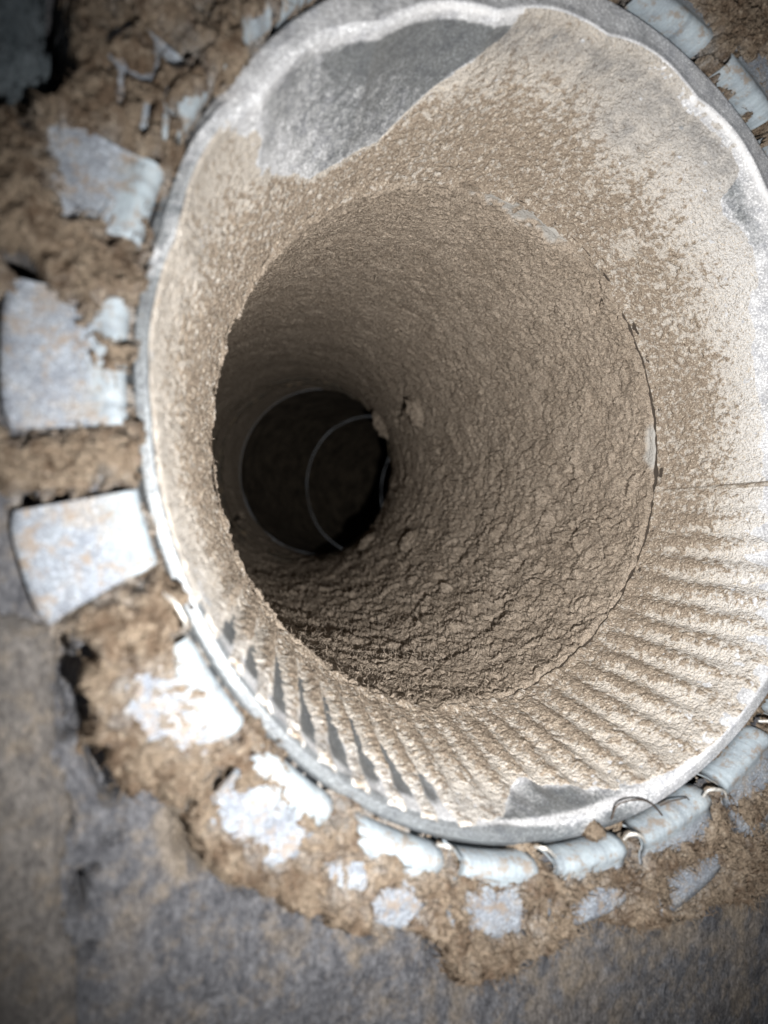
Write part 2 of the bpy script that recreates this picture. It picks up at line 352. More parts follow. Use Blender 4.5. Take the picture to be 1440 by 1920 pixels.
# ------------------------------------------------------------------ the liner the collar is clenched to
def px_poly(pts): return ats(pts)
CREV = [  # (pixel polyline, width, depth): gaps and cracks in liner and dust
    ([(98, -40), (100, 60), (112, 120), (85, 158), (30, 178), (-40, 195)], 0.022, 0.16),
    ([(22, 480), (45, 505), (62, 520)], 0.020, 0.12),
    ([(125, 1215), (128, 1290), (150, 1340)], 0.020, 0.12), ([(165, 1220), (128, 1275)], 0.013, 0.08),
    ([(178, 1405), (190, 1455), (208, 1502)], 0.016, 0.12), ([(120, 1380), (160, 1360)], 0.012, 0.07),
    ([(330, 1530), (352, 1505)], 0.011, 0.12), ([(345, 1545), (345, 1600)], 0.012, 0.08), ([(370, 1615), (372, 1635)], 0.013, 0.12),
    ([(405, 1468), (430, 1445)], 0.010, 0.10), ([(200, 1585), (225, 1570)], 0.010, 0.07), ([(150, 1648), (175, 1635)], 0.010, 0.07), ([(145, 1710), (155, 1675)], 0.016, 0.12),
    ([(832, 1640), (828, 1690), (836, 1740)], 0.010, 0.10), ([(955, 1655), (965, 1690), (968, 1745)], 0.007, 0.08), ([(1010, 1690), (1022, 1715)], 0.008, 0.07),
    ([(585, 1665), (600, 1735)], 0.007, 0.07), ([(808, 1765), (822, 1810)], 0.014, 0.10), ([(1205, 1635), (1210, 1665), (1225, 1715)], 0.011, 0.09),
    ([(440, 1664), (446, 1668)], 0.012, 0.10), ([(470, 1676), (476, 1680)], 0.008, 0.09), ([(1355, 1510), (1400, 1565)], 0.006, 0.06),
    ([(222, 130), (224, 205)], 0.009, 0.05), ([(350, 1215), (358, 1235)], 0.008, 0.06), ([(232, 1205), (244, 1235)], 0.010, 0.06),
    ([(115, 1520), (130, 1560)], 0.009, 0.05), ([(208, 90), (214, 75)], 0.010, 0.05), ([(170, 1790), (140, 1815)], 0.010, 0.05), ([(272, 210), (264, 260)], .006, .04),
    ([(60, 930), (66, 945)], .010, .07), ([(115, 925), (118, 945)], .010, .06),
]
CREV = [(ats(p), w, d) for p, w, d in CREV]
def carve(x, y):
    wob = 0.006 * vnoise(np.stack([x * 40, y * 40, x * 0], -1), 3)
    c = np.zeros(x.shape)
    for pts, w, d in CREV:
        P = np.array(pts); m = (x > P[:, 0].min() - .1) & (x < P[:, 0].max() + .1) & (y > P[:, 1].min() - .1) & (y < P[:, 1].max() + .1)
        if not m.any(): continue
        dd = linesd(x[m], y[m], pts) + wob[m]
        c[m] = np.maximum(c[m], d * (1 - smooth(0.45 * w, 1.15 * w, dd)))
    return c
def axis(a, b, lo, hi, step, coarse):
    return np.concatenate([np.arange(a, lo, coarse), np.arange(lo, hi, step), np.arange(hi, b + coarse, coarse)])
def liner_height(x, y):
    p = np.stack([x, y, x * 0], -1)
    h = -0.022 + 0.020 * fbm(p * 3, 3, 11) + 0.008 * fbm(p * 14, 3, 12) + 0.006 * fbm(p * 70, 3, 13, 0.7)
    return h
LEFT_EDGE = ats([(97, 1180), (103, 1300), (108, 1420), (130, 1500), (118, 1700), (150, 1830), (140, 2000), (-700, 2300), (-700, 1100), (20, 1150)])
OUT = ats([(-400, -400), (1900, -400), (1900, 1300), (1500, 1590), (1400, 1690), (1300, 1720), (1200, 1730), (1110, 1735), (1010, 1790), (930, 1835), (850, 1835), (815, 1800), (795, 1745), (700, 1742), (600, 1735), (520, 1700), (430, 1665), (375, 1640),
           (345, 1580), (335, 1535), (280, 1520), (215, 1500), (185, 1440), (140, 1370), (130, 1290), (160, 1210), (95, 1195), (50, 1080), (15, 980), (-10, 930), (-400, 900)])
gx = axis(-2.6, 2.6, -1.42, 0.95, 0.007, 0.05); gy = axis(-2.9, 2.4, -1.75, 1.25, 0.007, 0.05)
X, Y = np.meshgrid(gx, gy, indexing='ij'); RR = np.hypot(X, Y)
H = liner_height(X, Y)
H = H - carve(X, Y)
keep = RR > 1.0
v = np.stack([X, Y, H], -1).reshape(-1, 3); q = grid_quads(len(gx), len(gy), False, keep)
p_ = np.stack([X, Y, X * 0], -1)
tanm = np.exp(-np.clip(-polysd(X, Y, OUT), 0, 9) / 0.16) * smooth(-0.10, 0.42, fbm(p_ * np.array([9, 5, 1.]), 4, 121) + 0.5 * fbm(p_ * 30, 3, 122)) + 0.5 * smooth(0.25, 0.5, fbm(p_ * np.array([7, 4, 1.]) + 3, 4, 123))
v, q, _a = compact(v, q, {'tan': np.clip(tanm, 0, 1)})
liner = mesh_np('duct_liner', v, q, M_LINER, None, _a)
tag(liner, 'grey fibrous duct liner board round the metal collar, speckled with brown dust', 'liner board', kind='structure')
# backing sheet under the liner, so the gaps end on something
an = np.linspace(0, 2 * np.pi, 97)[:-1]; A_, R_ = np.meshgrid(an, np.array([1.003, 3.2]), indexing='ij')
bk = mesh_np('liner_backing', np.stack([R_ * np.cos(A_), R_ * np.sin(A_), 0 * A_ - 0.22], -1), grid_quads(96, 2, True), M_LINER3, liner)

# the separate strip of liner at the left edge and the scrap in the top left corner: thick fibrous slabs
def slab(name, poly, top, mat, step=0.008, seed=0, base=-0.2):
    P = np.array(poly); x0, x1, y0, y1 = P[:, 0].min(), P[:, 0].max(), P[:, 1].min(), P[:, 1].max()
    gx = np.arange(x0 - .03, x1 + .03, step); gy = np.arange(y0 - .03, y1 + .03, step)
    X, Y = np.meshgrid(gx, gy, indexing='ij'); p = np.stack([X, Y, X * 0], -1)
    sd = polysd(X, Y, poly) + 0.008 * fbm(p * 22, 3, seed)
    h = top + 0.012 * fbm(p * 5, 3, seed + 1) + 0.010 * fbm(p * 25, 4, seed + 2)
    h = np.where(sd > 0, h - 0.02 * (1 - smooth(0, 0.03, sd)), base + (h - base) * smooth(-0.012, 0, sd))
    keep = sd > -0.016
    v = np.stack([X, Y, h], -1).reshape(-1, 3); q = grid_quads(len(gx), len(gy), False, keep)
    v, q, _ = compact(v, q, {})
    return mesh_np(name, v, q, mat)
strip = slab('liner_strip', LEFT_EDGE, 0.012, M_LINER2, seed=31)
tag(strip, 'flat brownish grey liner panel along the lower left, its straight edge beside the dust', 'liner panel')
scrap = slab('liner_scrap', ats([(-300, -300), (86, -300), (84, -40), (86, 40), (92, 100), (86, 140), (40, 160), (-30, 170), (-300, 200)]), 0.0, M_LINER3, seed=41)
tag(scrap, 'dark blue grey piece of liner in the top left corner behind a black gap', 'liner piece')

# ------------------------------------------------------------------ collar
collar = empty('duct_collar', 'galvanised metal collar with bent tabs, dusted with brown lint, leading into the dark pipe', 'duct collar')
na = 900
ph = np.linspace(0, 2 * np.pi, na, endpoint=False)
qq = np.concatenate([np.linspace(-1, 0, 36)[:-1], np.linspace(0, 1, 110)])
PH, Q = np.meshgrid(ph, qq, indexing='ij')
D = np.degrees(PH) % 360
pos = cone(PH, Q)
nz = fbm(pos * 9, 4, 51)
dust = 0.75 + 0 * PH
# bare wiped metal at the top, a bare patch at the bottom, bare furrows between the ribs
line_q = np.interp(D, [95, 104, 117, 132, 150], [-0.05, 0.08, 0.66, 0.70, 0.25])
bare_top = smooth(99, 106, D) * (1 - smooth(126, 162, D + 6 * nz)) * (1 - smooth(-0.03, 0.03, Q - line_q)) * smooth(-0.2, 0.05, Q)
dust -= (0.54 - 0.26 * smooth(106, 146, D + 4 * nz) - 0.16 * smooth(0.1, 0.6, Q)) * bare_top
tri = smooth(-1.2, 0.6, D - (259.0 + (Q - 0.02) * 27)) * (1 - smooth(-4, 3, D - (280 - Q * 48) + 4 * nz)) * smooth(-0.10, 0.0, Q) * (1 - smooth(0.24, 0.30, Q))
dust -= (0.50 - 1.0 * np.clip(Q, 0, 0.3)) * tri
dust -= 0.75 * smooth(202, 212, D) * (1 - smooth(244, 254, D)) * smooth(-0.02, 0.12, Q) * (1 - smooth(0.7, 0.95, Q)) * smooth(0.35, -0.35, np.cos(NRIB * PH))
dust -= (0.33 + 0.45 * nz) * smooth(140, 165, D) * (1 - smooth(275, 290, D)) * (1 - smooth(-0.35, -0.12, Q))
dust += 0.20 * (smooth(275, 300, D) + (1 - smooth(60, 95, D)) * (D < 180)) * (1 - smooth(0.2, 0.5, Q))
dust -= 0.35 * np.exp(-((D - 69) / 3.5) ** 2 - ((Q - 0.30) / 0.10) ** 2)
dust += 0.25 * nz
dust -= 0.40 * smooth(165, 185, D) * (1 - smooth(258, 272, D)) * (1 - smooth(-0.22, -0.10, Q + 0.08 * nz))
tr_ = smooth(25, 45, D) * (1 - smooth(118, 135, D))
dust += 0.8 * np.exp(-((Q + 0.20) / 0.10) ** 2) * tr_  # bright highlight line of the shoulder, painted in as extra white
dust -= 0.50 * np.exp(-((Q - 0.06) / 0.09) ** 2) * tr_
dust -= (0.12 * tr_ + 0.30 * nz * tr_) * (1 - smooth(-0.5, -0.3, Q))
dust += 0.16 * bare_top * fbm(pos * np.array([70, 70, 10.]), 3, 53, 0.7) - 0.22 * bare_top * nz
mesh_np('collar_shell', pos, grid_quads(na, len(qq), True), M_COLLAR, collar, {'dust': dust, 'rim_glint': np.clip(np.exp(-((Q + 0.24) / 0.075) ** 2) * np.clip(smooth(20, 40, D) * (1 - smooth(112, 128, D)) * (0.75 + 0.5 * nz), 0, 1), 0, 1)})  # last mask paints the bright highlight along the upper right shoulder

TABS = [(191.2, 198.6, 1.205, 200.3), (206.5, 217.3, 1.16, 0), (220.5, 231.5, 1.16, 0), (234, 247.6, 1.165, 0), (250.3, 261.6, 1.17, 0),
        (264.3, 276, 1.16, 0), (278.8, 292.2, 1.225, 0), (294.7, 306.5, 1.21, 0), (309.6, 321.5, 1.2, 0), (325, 337, 1.2, 0), (340, 351, 1.19, 0),
        (354, 366, 1.2, 0), (369, 381, 1.2, 0), (384, 396, 1.18, 0), (399, 410.3, 1.2, 0), (412.3, 423.2, 1.19, 0), (427.5, 440.8, 1.2, 0),
        (443, 455, 1.18, 0), (458, 470, 1.2, 0), (473, 484, 1.18, 0), (487, 496, 1.19, 0), (498, 506, 1.18, 0), (508.7, 517, 1.17, 0), (519.6, 527.5, 1.2, 0), (533.3, 545, 1.19, 0)]
PROF = [(0.9965, -0.06), (0.9975, -0.01), (1.003, 0.012), (1.013, 0.026), (1.024, 0.031), (1.036, 0.028), (1.048, 0.020), (1.062, 0.016)]
for k, (a0, a1, re, a1e) in enumerate(TABS):
    nt2 = 13; prof = PROF + [(r, 0.016) for r in np.linspace(1.085, re, 8)]
    lift = rng.uniform(-0.008, 0.006); tw = rng.uniform(-0.010, 0.010); bow = rng.uniform(-0.006, 0.006)
    tt = np.linspace(0, 1, nt2)
    def surf(off):
        out = np.zeros((nt2, len(prof), 3))
        for j, (r, z) in enumerate(prof):
            f = max(0, (r - 1.05) / (re - 1.05))
            e1 = a1 + ((a1e or a1) - a1) * min(1, max(0, (r - 1.0) / 0.2))
            a = np.radians(a0 + (e1 - a0) * tt)
            rr = r - 0.012 * (abs(2 * tt - 1) ** 6) * (f > 0.85)
            zz = z + f * (lift + tw * (tt - 0.5) * 2) + bow * np.sin(np.pi * tt) * min(1, f * 3) - off * (1 if r > 1.0 else 0.2)
            rr = rr + (off if j < 3 else 0)
            out[:, j] = np.stack([rr * np.cos(a), rr * np.sin(a), zz], -1)
        return out
    top, bot = surf(0), surf(0.006)
    # one closed sheet: top, then bottom reversed along the profile
    ring = np.concatenate([top, bot[:, ::-1]], 1); m = ring.shape[1]
    v = ring.reshape(-1, 3)
    I, J = np.meshgrid(np.arange(nt2 - 1), np.arange(m), indexing='ij'); J2 = (J + 1) % m
    q = np.stack([I * m + J, I * m + J2, (I + 1) * m + J2, (I + 1) * m + J], -1).reshape(-1, 4)
    L = len(prof); caps = []
    for i in (0, nt2 - 1):
        for j in range(L - 1): caps.append((i * m + j, i * m + j + 1, i * m + m - 2 - j, i * m + m - 1 - j))
    rl = np.array([smooth(1.07, 1.045, r) for r, z in prof]); rl = np.tile(np.concatenate([rl, rl[::-1]]), nt2)
    o = mesh_np('tab', v, np.vstack([q, np.array(caps)]), M_TAB, collar, {'roll': rl, 'ang': np.repeat(np.radians(a0 + (a1 - a0) * tt), len(rl) // nt2)})
# curled burrs where the snips cut between the tabs
for pts in ([(1003, 1588), (1008, 1584), (1018, 1588), (1042, 1608)], [(1170, 1574), (1170, 1561), (1180, 1558), (1196, 1566), (1210, 1580)],
            [(1318, 1494), (1320, 1478), (1336, 1476), (1350, 1482), (1362, 1498)], [(820, 1584), (828, 1580), (836, 1585), (842, 1598)],
            [(1422, 1352), (1432, 1350), (1438, 1358), (1444, 1366)], [(305, 1110), (325, 1130), (342, 1160), (348, 1175)]):
    n_ = len(pts); tube('burr', [(*at(x, y, 0.04), 0.040 + 0.02 * math.sin(math.pi * i / (n_ - 1))) for i, (x, y) in enumerate(pts)], [0.003, 0.0045, 0.004, 0.002], M_EDGE, collar)
# lap seam of the cone and the rivet beside it
a_ = rad(350.6)
qs = np.linspace(0.0, 1.0, 40); sv = []
for da, inw in ((-0.0065, 0.001), (-0.0060, 0.018), (0.002, 0.017), (0.012, 0.004)):
    sv.append(cone(np.full_like(qs, a_ + da), qs, inw))
mesh_np('lap_seam', np.array(sv).reshape(-1, 3), grid_quads(4, 40), M_CONE_LINT, collar, {'cov': np.full(160, 0.2), 'white': np.zeros(160)})
def dome(name, c, nrm, r, hgt, mat, parent=None, seed=1, rough=0.0, n=28, under=0.25):
    nrm = np.array(nrm, float); nrm /= np.linalg.norm(nrm)
    a = np.cross(nrm, [0.31, 0.8, 0.5]); a /= np.linalg.norm(a); b = np.cross(nrm, a)
    th = np.linspace(0.001, np.pi * (0.5 + under), n // 2); an = np.linspace(0, 2 * np.pi, n, endpoint=False)
    A, T = np.meshgrid(an, th, indexing='ij')
    d = np.stack([np.sin(T) * np.cos(A), np.sin(T) * np.sin(A), np.cos(T)], -1)
    k = 1 + rough * (fbm(d * 2.2 + seed * 7.1, 4, seed, 0.6) + 0.5 * fbm(d * 8 + seed, 3, seed + 1, 0.8))
    p = np.array(c) + k[..., None] * (r * d[..., :1] * a + r * d[..., 1:2] * b + hgt * d[..., 2:] * nrm)
    return mesh_np(name, p.reshape(-1, 3), grid_quads(n, n // 2, True), mat, parent, {'bare': 0 * A, 'cov': 0 * A + 0.1})
def inward_normal(f, ph, s, e=0.01):
    p = f(np.array(ph), np.array(s)); du = f(np.array(ph + e), np.array(s)) - p; dv = f(np.array(ph), np.array(s + e)) - p
    n = np.cross(du, dv); n /= np.linalg.norm(n)
    c = np.array([0.1, 0, p[2]]) - p
    return p, n * np.sign(n @ c)
p, n = inward_normal(lambda a, b: cone(a, b), rad(356.3), 0.66)
dome('rivet', p, n, 0.020, 0.016, M_CONE_LINT, collar, 3, 0.05)

# ------------------------------------------------------------------ lint on the cone
na, nq = 1600, 180
ph = np.linspace(0, 2 * np.pi, na, endpoint=False); qq = np.linspace(-0.30, 1.0, nq)
PH, Q = np.meshgrid(ph, qq, indexing='ij'); D = np.degrees(PH) % 360
base = cone(PH, Q)
nb = fbm(base * 6, 4, 61); ng = fbm(base * 55, 3, 62, 0.65); nm = fbm(base * 22, 3, 63)
def bump_ang(c, w): return np.exp(-((((D - c + 180) % 360) - 180) / w) ** 2)
cov = -0.48 + 1.22 * smooth(0.05, 0.65, Q)                                 # thin at the rim, thick at the joint
right_side = bump_ang(0, 55); cov -= right_side * 0.95 * (1 - smooth(0.30, 0.85, Q))
cov -= 0.30 * bump_ang(45, 40) * (1 - smooth(0.3, 0.9, Q))
cov += 0.22 * bump_ang(85, 22) * smooth(-0.05, 0.15, Q)
cov += 0.20 * bump_ang(178, 28) * smooth(-0.3, 0.1, Q)
cov -= 0.5 * bump_ang(215, 18) * (1 - smooth(0.1, 0.5, Q)) * (0.6 + nm)
line_q = np.interp(D, [95, 104, 117, 132, 150], [-0.05, 0.08, 0.66, 0.70, 0.25])
cov -= 2.6 * smooth(99, 106, D) * (1 - smooth(132, 154, D + 7 * nb + 5 * nm)) * (1 - smooth(-0.03, 0.045, Q - line_q + 0.02 * nm + 0.015 * ng))
cov -= 2.4 * smooth(-1.2, 0.6, D - (259.0 + (Q - 0.02) * 27) + 1.2 * nm) * (1 - smooth(-4, 3, D - (280 - Q * 48) + 5 * nm)) * (1 - smooth(0.24, 0.31, Q + 0.03 * nm))
rb = np.cos(NRIB * PH + 0.9 * nm) + 0.35 * nb
ll = smooth(200, 208, D) * (1 - smooth(246, 256, D)); cov += ll * (1.25 * rb - 0.55) * (1 - smooth(0.55, 0.95, Q)) * smooth(203, 213, D) + ll * 0.15
covh = cov + 0
lr = smooth(246, 262, D) * (1 - smooth(338, 350, D)); cov += lr * (0.85 * rb * (1 - smooth(0.7, 1.0, Q)) + 0.1)
covh += lr * (0.25 * np.cos(NRIB * PH + 0.9 * nm) * (1 - smooth(0.7, 1.0, Q)))
tr = smooth(18, 30, D) * (1 - smooth(70, 82, D)); cov += tr * 0.30 * np.cos(NRIB * PH) * (1 - smooth(0.45, 0.7, Q))
bare0 = cov + 0
cov -= 1.1 * np.exp(-((D - 51) / 3.0) ** 2 - ((Q - 0.74) / 0.10) ** 2)      # scraped spots
cov -= 0.7 * bump_ang(70, 5) * np.exp(-((Q - 0.30) / 0.12) ** 2)
cov -= 0.5 * (smooth(22, 42, D) * (1 - smooth(75, 95, D))) * (1 - smooth(0.0, 0.3, Q + 0.06 * nb))
cov += 0.45 * nb
gran = 1.0 * ng + 0.5 * nm
bare_amt = 2.6 * smooth(99, 106, D) * (1 - smooth(132, 154, D + 7 * nb + 5 * nm)) * (1 - smooth(-0.03, 0.045, Q - line_q + 0.02 * nm + 0.015 * ng))
covh = covh + 0.45 * nb - 2.4 * smooth(-1.2, 0.6, D - (259.0 + (Q - 0.02) * 27) + 1.2 * nm) * (1 - smooth(-4, 3, D - (280 - Q * 48) + 5 * nm)) * (1 - smooth(0.24, 0.31, Q + 0.03 * nm))
h = 0.0055 * np.maximum(covh + 0.9, 0.25 - 3.0 * (covh < -1.2) - 2 * (ll > 0.3) - 3 * smooth(-0.06, -0.14, Q + 0.04 * nm)) + 0.0045 * gran * smooth(-0.8, 0.4, covh) + 0.003 * ng
h = h * np.where((D > 97) & (D < 160), 0.2 + 0.8 * smooth(0.0, 0.18, Q - line_q), 1.0)
h = np.where(h > 0.006, 0.006 + (h - 0.006) * 0.55, h)
F1, F2, ID = worley(base * 38, 64)
h += 0.0015 * (0.5 - F1) * smooth(0, 0.4, cov) + 0.004 * fbm(base * 110, 2, 65, 0.8) * smooth(-0.3, 0.3, cov)
tr_c = smooth(25, 50, D) * (1 - smooth(100, 115, D))
lip = smooth(0.93, 1.0, Q)
h = h + lip * (0.006 + 0.010 * vnoise(base * 30, 66))                      # crumbly lip over the joint
h = np.clip(h, -0.006, 0.05)
pos = cone(PH, Q, h)
lintc = mesh_np('lint_coating', pos, grid_quads(na, nq, True), M_CONE_LINT, None, {'cov': cov, 'thin': np.clip(np.exp(-((Q - 0.03) / 0.13) ** 2) * (0.75 * tr_c + 0.6 * bump_ang(232, 40)) + 0.7 * np.exp(-((D - 71) / 6) ** 2 - ((Q - 0.27) / 0.11) ** 2), 0, 1), 'white': np.clip(1.0 * bump_ang(8, 50) * (1 - smooth(0.15, 0.7, Q)) + 0.6 * bump_ang(232, 28) * (1 - smooth(0.0, 0.6, Q)), 0, 1)})
tag(lintc, 'speckled brown lint dusting the ribbed cone of the collar, thicker towards the pipe', 'lint', kind='stuff')

# ------------------------------------------------------------------ pipe behind the collar
pipe_t = empty('duct_pipe', 'round metal pipe behind the collar, its inside coated with brown lint', 'duct pipe')
n1 = 128; ph = np.linspace(0, 2 * np.pi, n1, endpoint=False); s_ = np.linspace(-0.02, S1, 80)
PH, S = np.meshgrid(ph, s_, indexing='ij')
mesh_np('pipe_wall', pipe(PH, S, 0.752), grid_quads(n1, 80, True), M_PIPE, pipe_t)
def ring_bead(name, s0, r, w, hgt, mat, parent, wob=0.0, seed=0):
    ph = np.linspace(0, 2 * np.pi, 220, endpoint=False); c = np.linspace(-1, 1, 9)
    PH, C = np.meshgrid(ph, c, indexing='ij')
    dirn = np.stack([np.cos(PH), np.sin(PH), 0 * PH], -1)
    k = 1 + wob * fbm(dirn * 6, 3, 90 + seed)
    if wob > 2: k = np.clip(3.2 * vnoise(dirn * 3.1, 90 + seed) + 0.25, -1.5, 1.0)
    return mesh_np(name, pipe(PH, s0 + w * C, r - hgt * k * np.sqrt(np.clip(1 - C ** 2, 0, 1))), grid_quads(220, 9, True), mat, parent)

na, ns = 1200, 520
ph = np.linspace(0, 2 * np.pi, na, endpoint=False)
u_ = np.linspace(0, 1, ns); s_ = -0.012 + (S1 + 0.012) * (0.42 * u_ + 0.58 * u_ ** 2.2)
PH, S = np.meshgrid(ph, s_, indexing='ij'); D = np.degrees(PH) % 360
base = pipe(PH, S)
wp = base + 0.035 * np.stack([vnoise(base * 14, 71), vnoise(base * 14, 72), vnoise(base * 14, 73)], -1)
rough = 0.55 + 0.75 * bump_ang(285, 60) * smooth(0.1, 0.6, S) + 0.25 * bump_ang(330, 40) - 0.25 * bump_ang(90, 55)
rough = rough * (1 - 0.35 * smooth(2.5, 4.0, S))
F1, F2, ID = worley(wp * 17, 74)
h = 0.010 + 0.020 * smooth(0, 0.7, S) + 0.016 * fbm(base * 3.2, 3, 75) * smooth(0, 0.5, S)
h += rough * (0.020 * (ID - 0.3) * smooth(0.0, 0.30, F2 - F1) * (1 - 0.6 * F1) + 0.020 * fbm(wp * 11, 3, 76, 0.55) + 0.014 * fbm(wp * 50, 3, 112, 0.8))
h += 0.009 * fbm(base * 95, 3, 77, 0.85)
sv_ = np.stack([PH * 0.74, S * 0.45, 0 * S], -1)
pn = fbm(sv_ * 60, 2, 87, 0.7); h -= 0.013 * (0.35 + 0.65 * rough) * smooth(0.25, 0.5, pn) * smooth(-0.3, 0.4, fbm(base * 5, 2, 115))
cr = np.abs(fbm(wp * 7, 3, 78)); h -= 0.030 * rough * (1 - smooth(0.0, 0.045, cr)) * smooth(0.0, 0.5, vnoise(base * 3, 79) + 0.45)
# cracks that show one by one
def crack(pts, w, d):
    global h
    P = np.array([(rad(a) * 0.74, s) for a, s in pts]); x = ((D + 180) % 360 - 180) if False else D
    dd = linesd(np.radians(D) * 0.74 + 0.015 * vnoise(base * 22, 88), S + 0.03 * vnoise(base * 18, 89), [tuple(p) for p in P])
    h -= d * (1 - smooth(0.3 * w, w, dd))
crack([(221, 3.55), (217, 3.98), (211, 4.5)], 0.045, 0.08)
crack([(307, 2.15), (318, 2.15), (327, 2.06)], 0.035, 0.07)
crack([(22, 2.7), (29, 2.35), (31, 2.05)], 0.035, 0.08)
# the end at the collar: torn edge with a pale bared strip at upper right, a dark gap elsewhere
edge = -0.004 + 0.014 * vnoise(base * 9, 81) + 0.008 * vnoise(base * 40, 82)
barew = 0.055 * np.exp(-((D - 74) / 17) ** 2) * (1 + 0.7 * vnoise(base * 11, 83) + 0.6 * fbm(base * 40, 2, 116)) + 0.05 * np.exp(-((((D - 2 + 180) % 360) - 180) / 7.) ** 2) * (1 + .5 * vnoise(base * 14, 84))
tear = smooth(0, 0.02, S - edge - barew)
bare = (1 - tear) * smooth(0.02, 0.04, barew)
h = h * tear + (1 - tear) * (0.002 - 0.0 * S)
# crumbling far end
endr = S1 - 0.25 - 0.22 * np.abs(fbm(base * 4, 3, 85)) - 0.25 * bump_ang(0, 40) * np.abs(vnoise(base * 7, 86))
h = h * (1 - 0.9 * smooth(0, 0.06, S - endr))
h -= 0.085 * np.clip(vnoise(base * 4, 110) + 0.12 + 0.25 * bump_ang(20, 60), 0, 0.6) * (1 - smooth(0.002, 0.019, S + 0.008 * vnoise(base * 40, 111)))
h = np.clip(h, -0.02, 0.11)
lpos = pipe(PH, S, 0.747 - h)
nr = grid_normals(lpos); axis_ = pipe(PH, S, 0.0 * h); nr *= np.sign((nr * (axis_ - lpos)).sum(-1))[..., None]
wgt = (0.25 + 1.0 * bump_ang(275, 55) + 0.35 * bump_ang(330, 40)) * np.gradient(s_)[None, :] * (S < 3.6) * (S > 0.03); wgt = (wgt / wgt.sum()).ravel()
ii = np.random.RandomState(5).choice(len(wgt), 42000, p=wgt)
fz = fibres('lint_fibres', lpos.reshape(-1, 3)[ii], nr.reshape(-1, 3)[ii], 0.012, 0.034, 0.0011, M_LINT, 0.9, 6)
tag(fz, 'fine fuzz of pale fibres standing out of the lint inside the pipe', 'lint fibres', kind='stuff')
lin = mesh_np('lint_lining', lpos, grid_quads(na, ns, True), M_LINT, None, {'bare': np.clip(bare, 0, 1)})
tag(lin, 'thick cracked brown lint lining the inside of the round pipe', 'lint', kind='stuff')
for s0 in (3.9, 4.15):
    ring_bead('pipe_bead', s0, 0.735, 0.012, 0.034, M_BEAD, pipe_t, 0.8, int(s0 * 10))

# the elbow deep inside: gores with standing seams
elbow = empty('pipe_elbow', 'dark jointed elbow deep at the end of the lint coated pipe', 'pipe elbow')
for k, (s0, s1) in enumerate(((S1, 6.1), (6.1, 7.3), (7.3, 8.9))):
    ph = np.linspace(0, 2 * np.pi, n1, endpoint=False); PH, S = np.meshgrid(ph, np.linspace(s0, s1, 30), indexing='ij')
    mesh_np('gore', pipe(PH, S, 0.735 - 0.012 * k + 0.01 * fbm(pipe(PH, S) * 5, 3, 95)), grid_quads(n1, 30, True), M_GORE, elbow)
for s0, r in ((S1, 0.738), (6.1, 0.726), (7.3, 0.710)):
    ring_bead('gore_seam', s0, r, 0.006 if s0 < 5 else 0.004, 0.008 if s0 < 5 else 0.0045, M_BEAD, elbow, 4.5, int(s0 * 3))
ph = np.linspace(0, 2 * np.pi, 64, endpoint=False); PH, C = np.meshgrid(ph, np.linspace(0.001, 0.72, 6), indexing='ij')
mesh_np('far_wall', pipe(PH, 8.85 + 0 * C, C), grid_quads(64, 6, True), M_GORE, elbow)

# loose lumps of lint
LUMPS = [((24, 2.0), 0.075, 'pale round lint lump stuck to the right wall beside a crack', 5), ((324, 1.87), 0.055, 'small round lint lump on the right wall under the dark opening', 9),
         ((315, 2.92), 0.06, 'pale lint lump hanging at the lower edge of the dark opening', 13), ((27, 3.45), 0.085, 'brown lint lump at the upper right edge of the dark opening', 17)]
for (a, s), r, lab, sd in LUMPS:
    p, n = inward_normal(lambda x, y: pipe(x, y, 0.70), rad(a), s)
    o = dome('lint_lump', p, n, r * 1.15, r * 0.55, M_LINT, None, sd, 0.6, 56, 0.3); tag(o, lab, 'lint lump', 'loose lumps of lint')

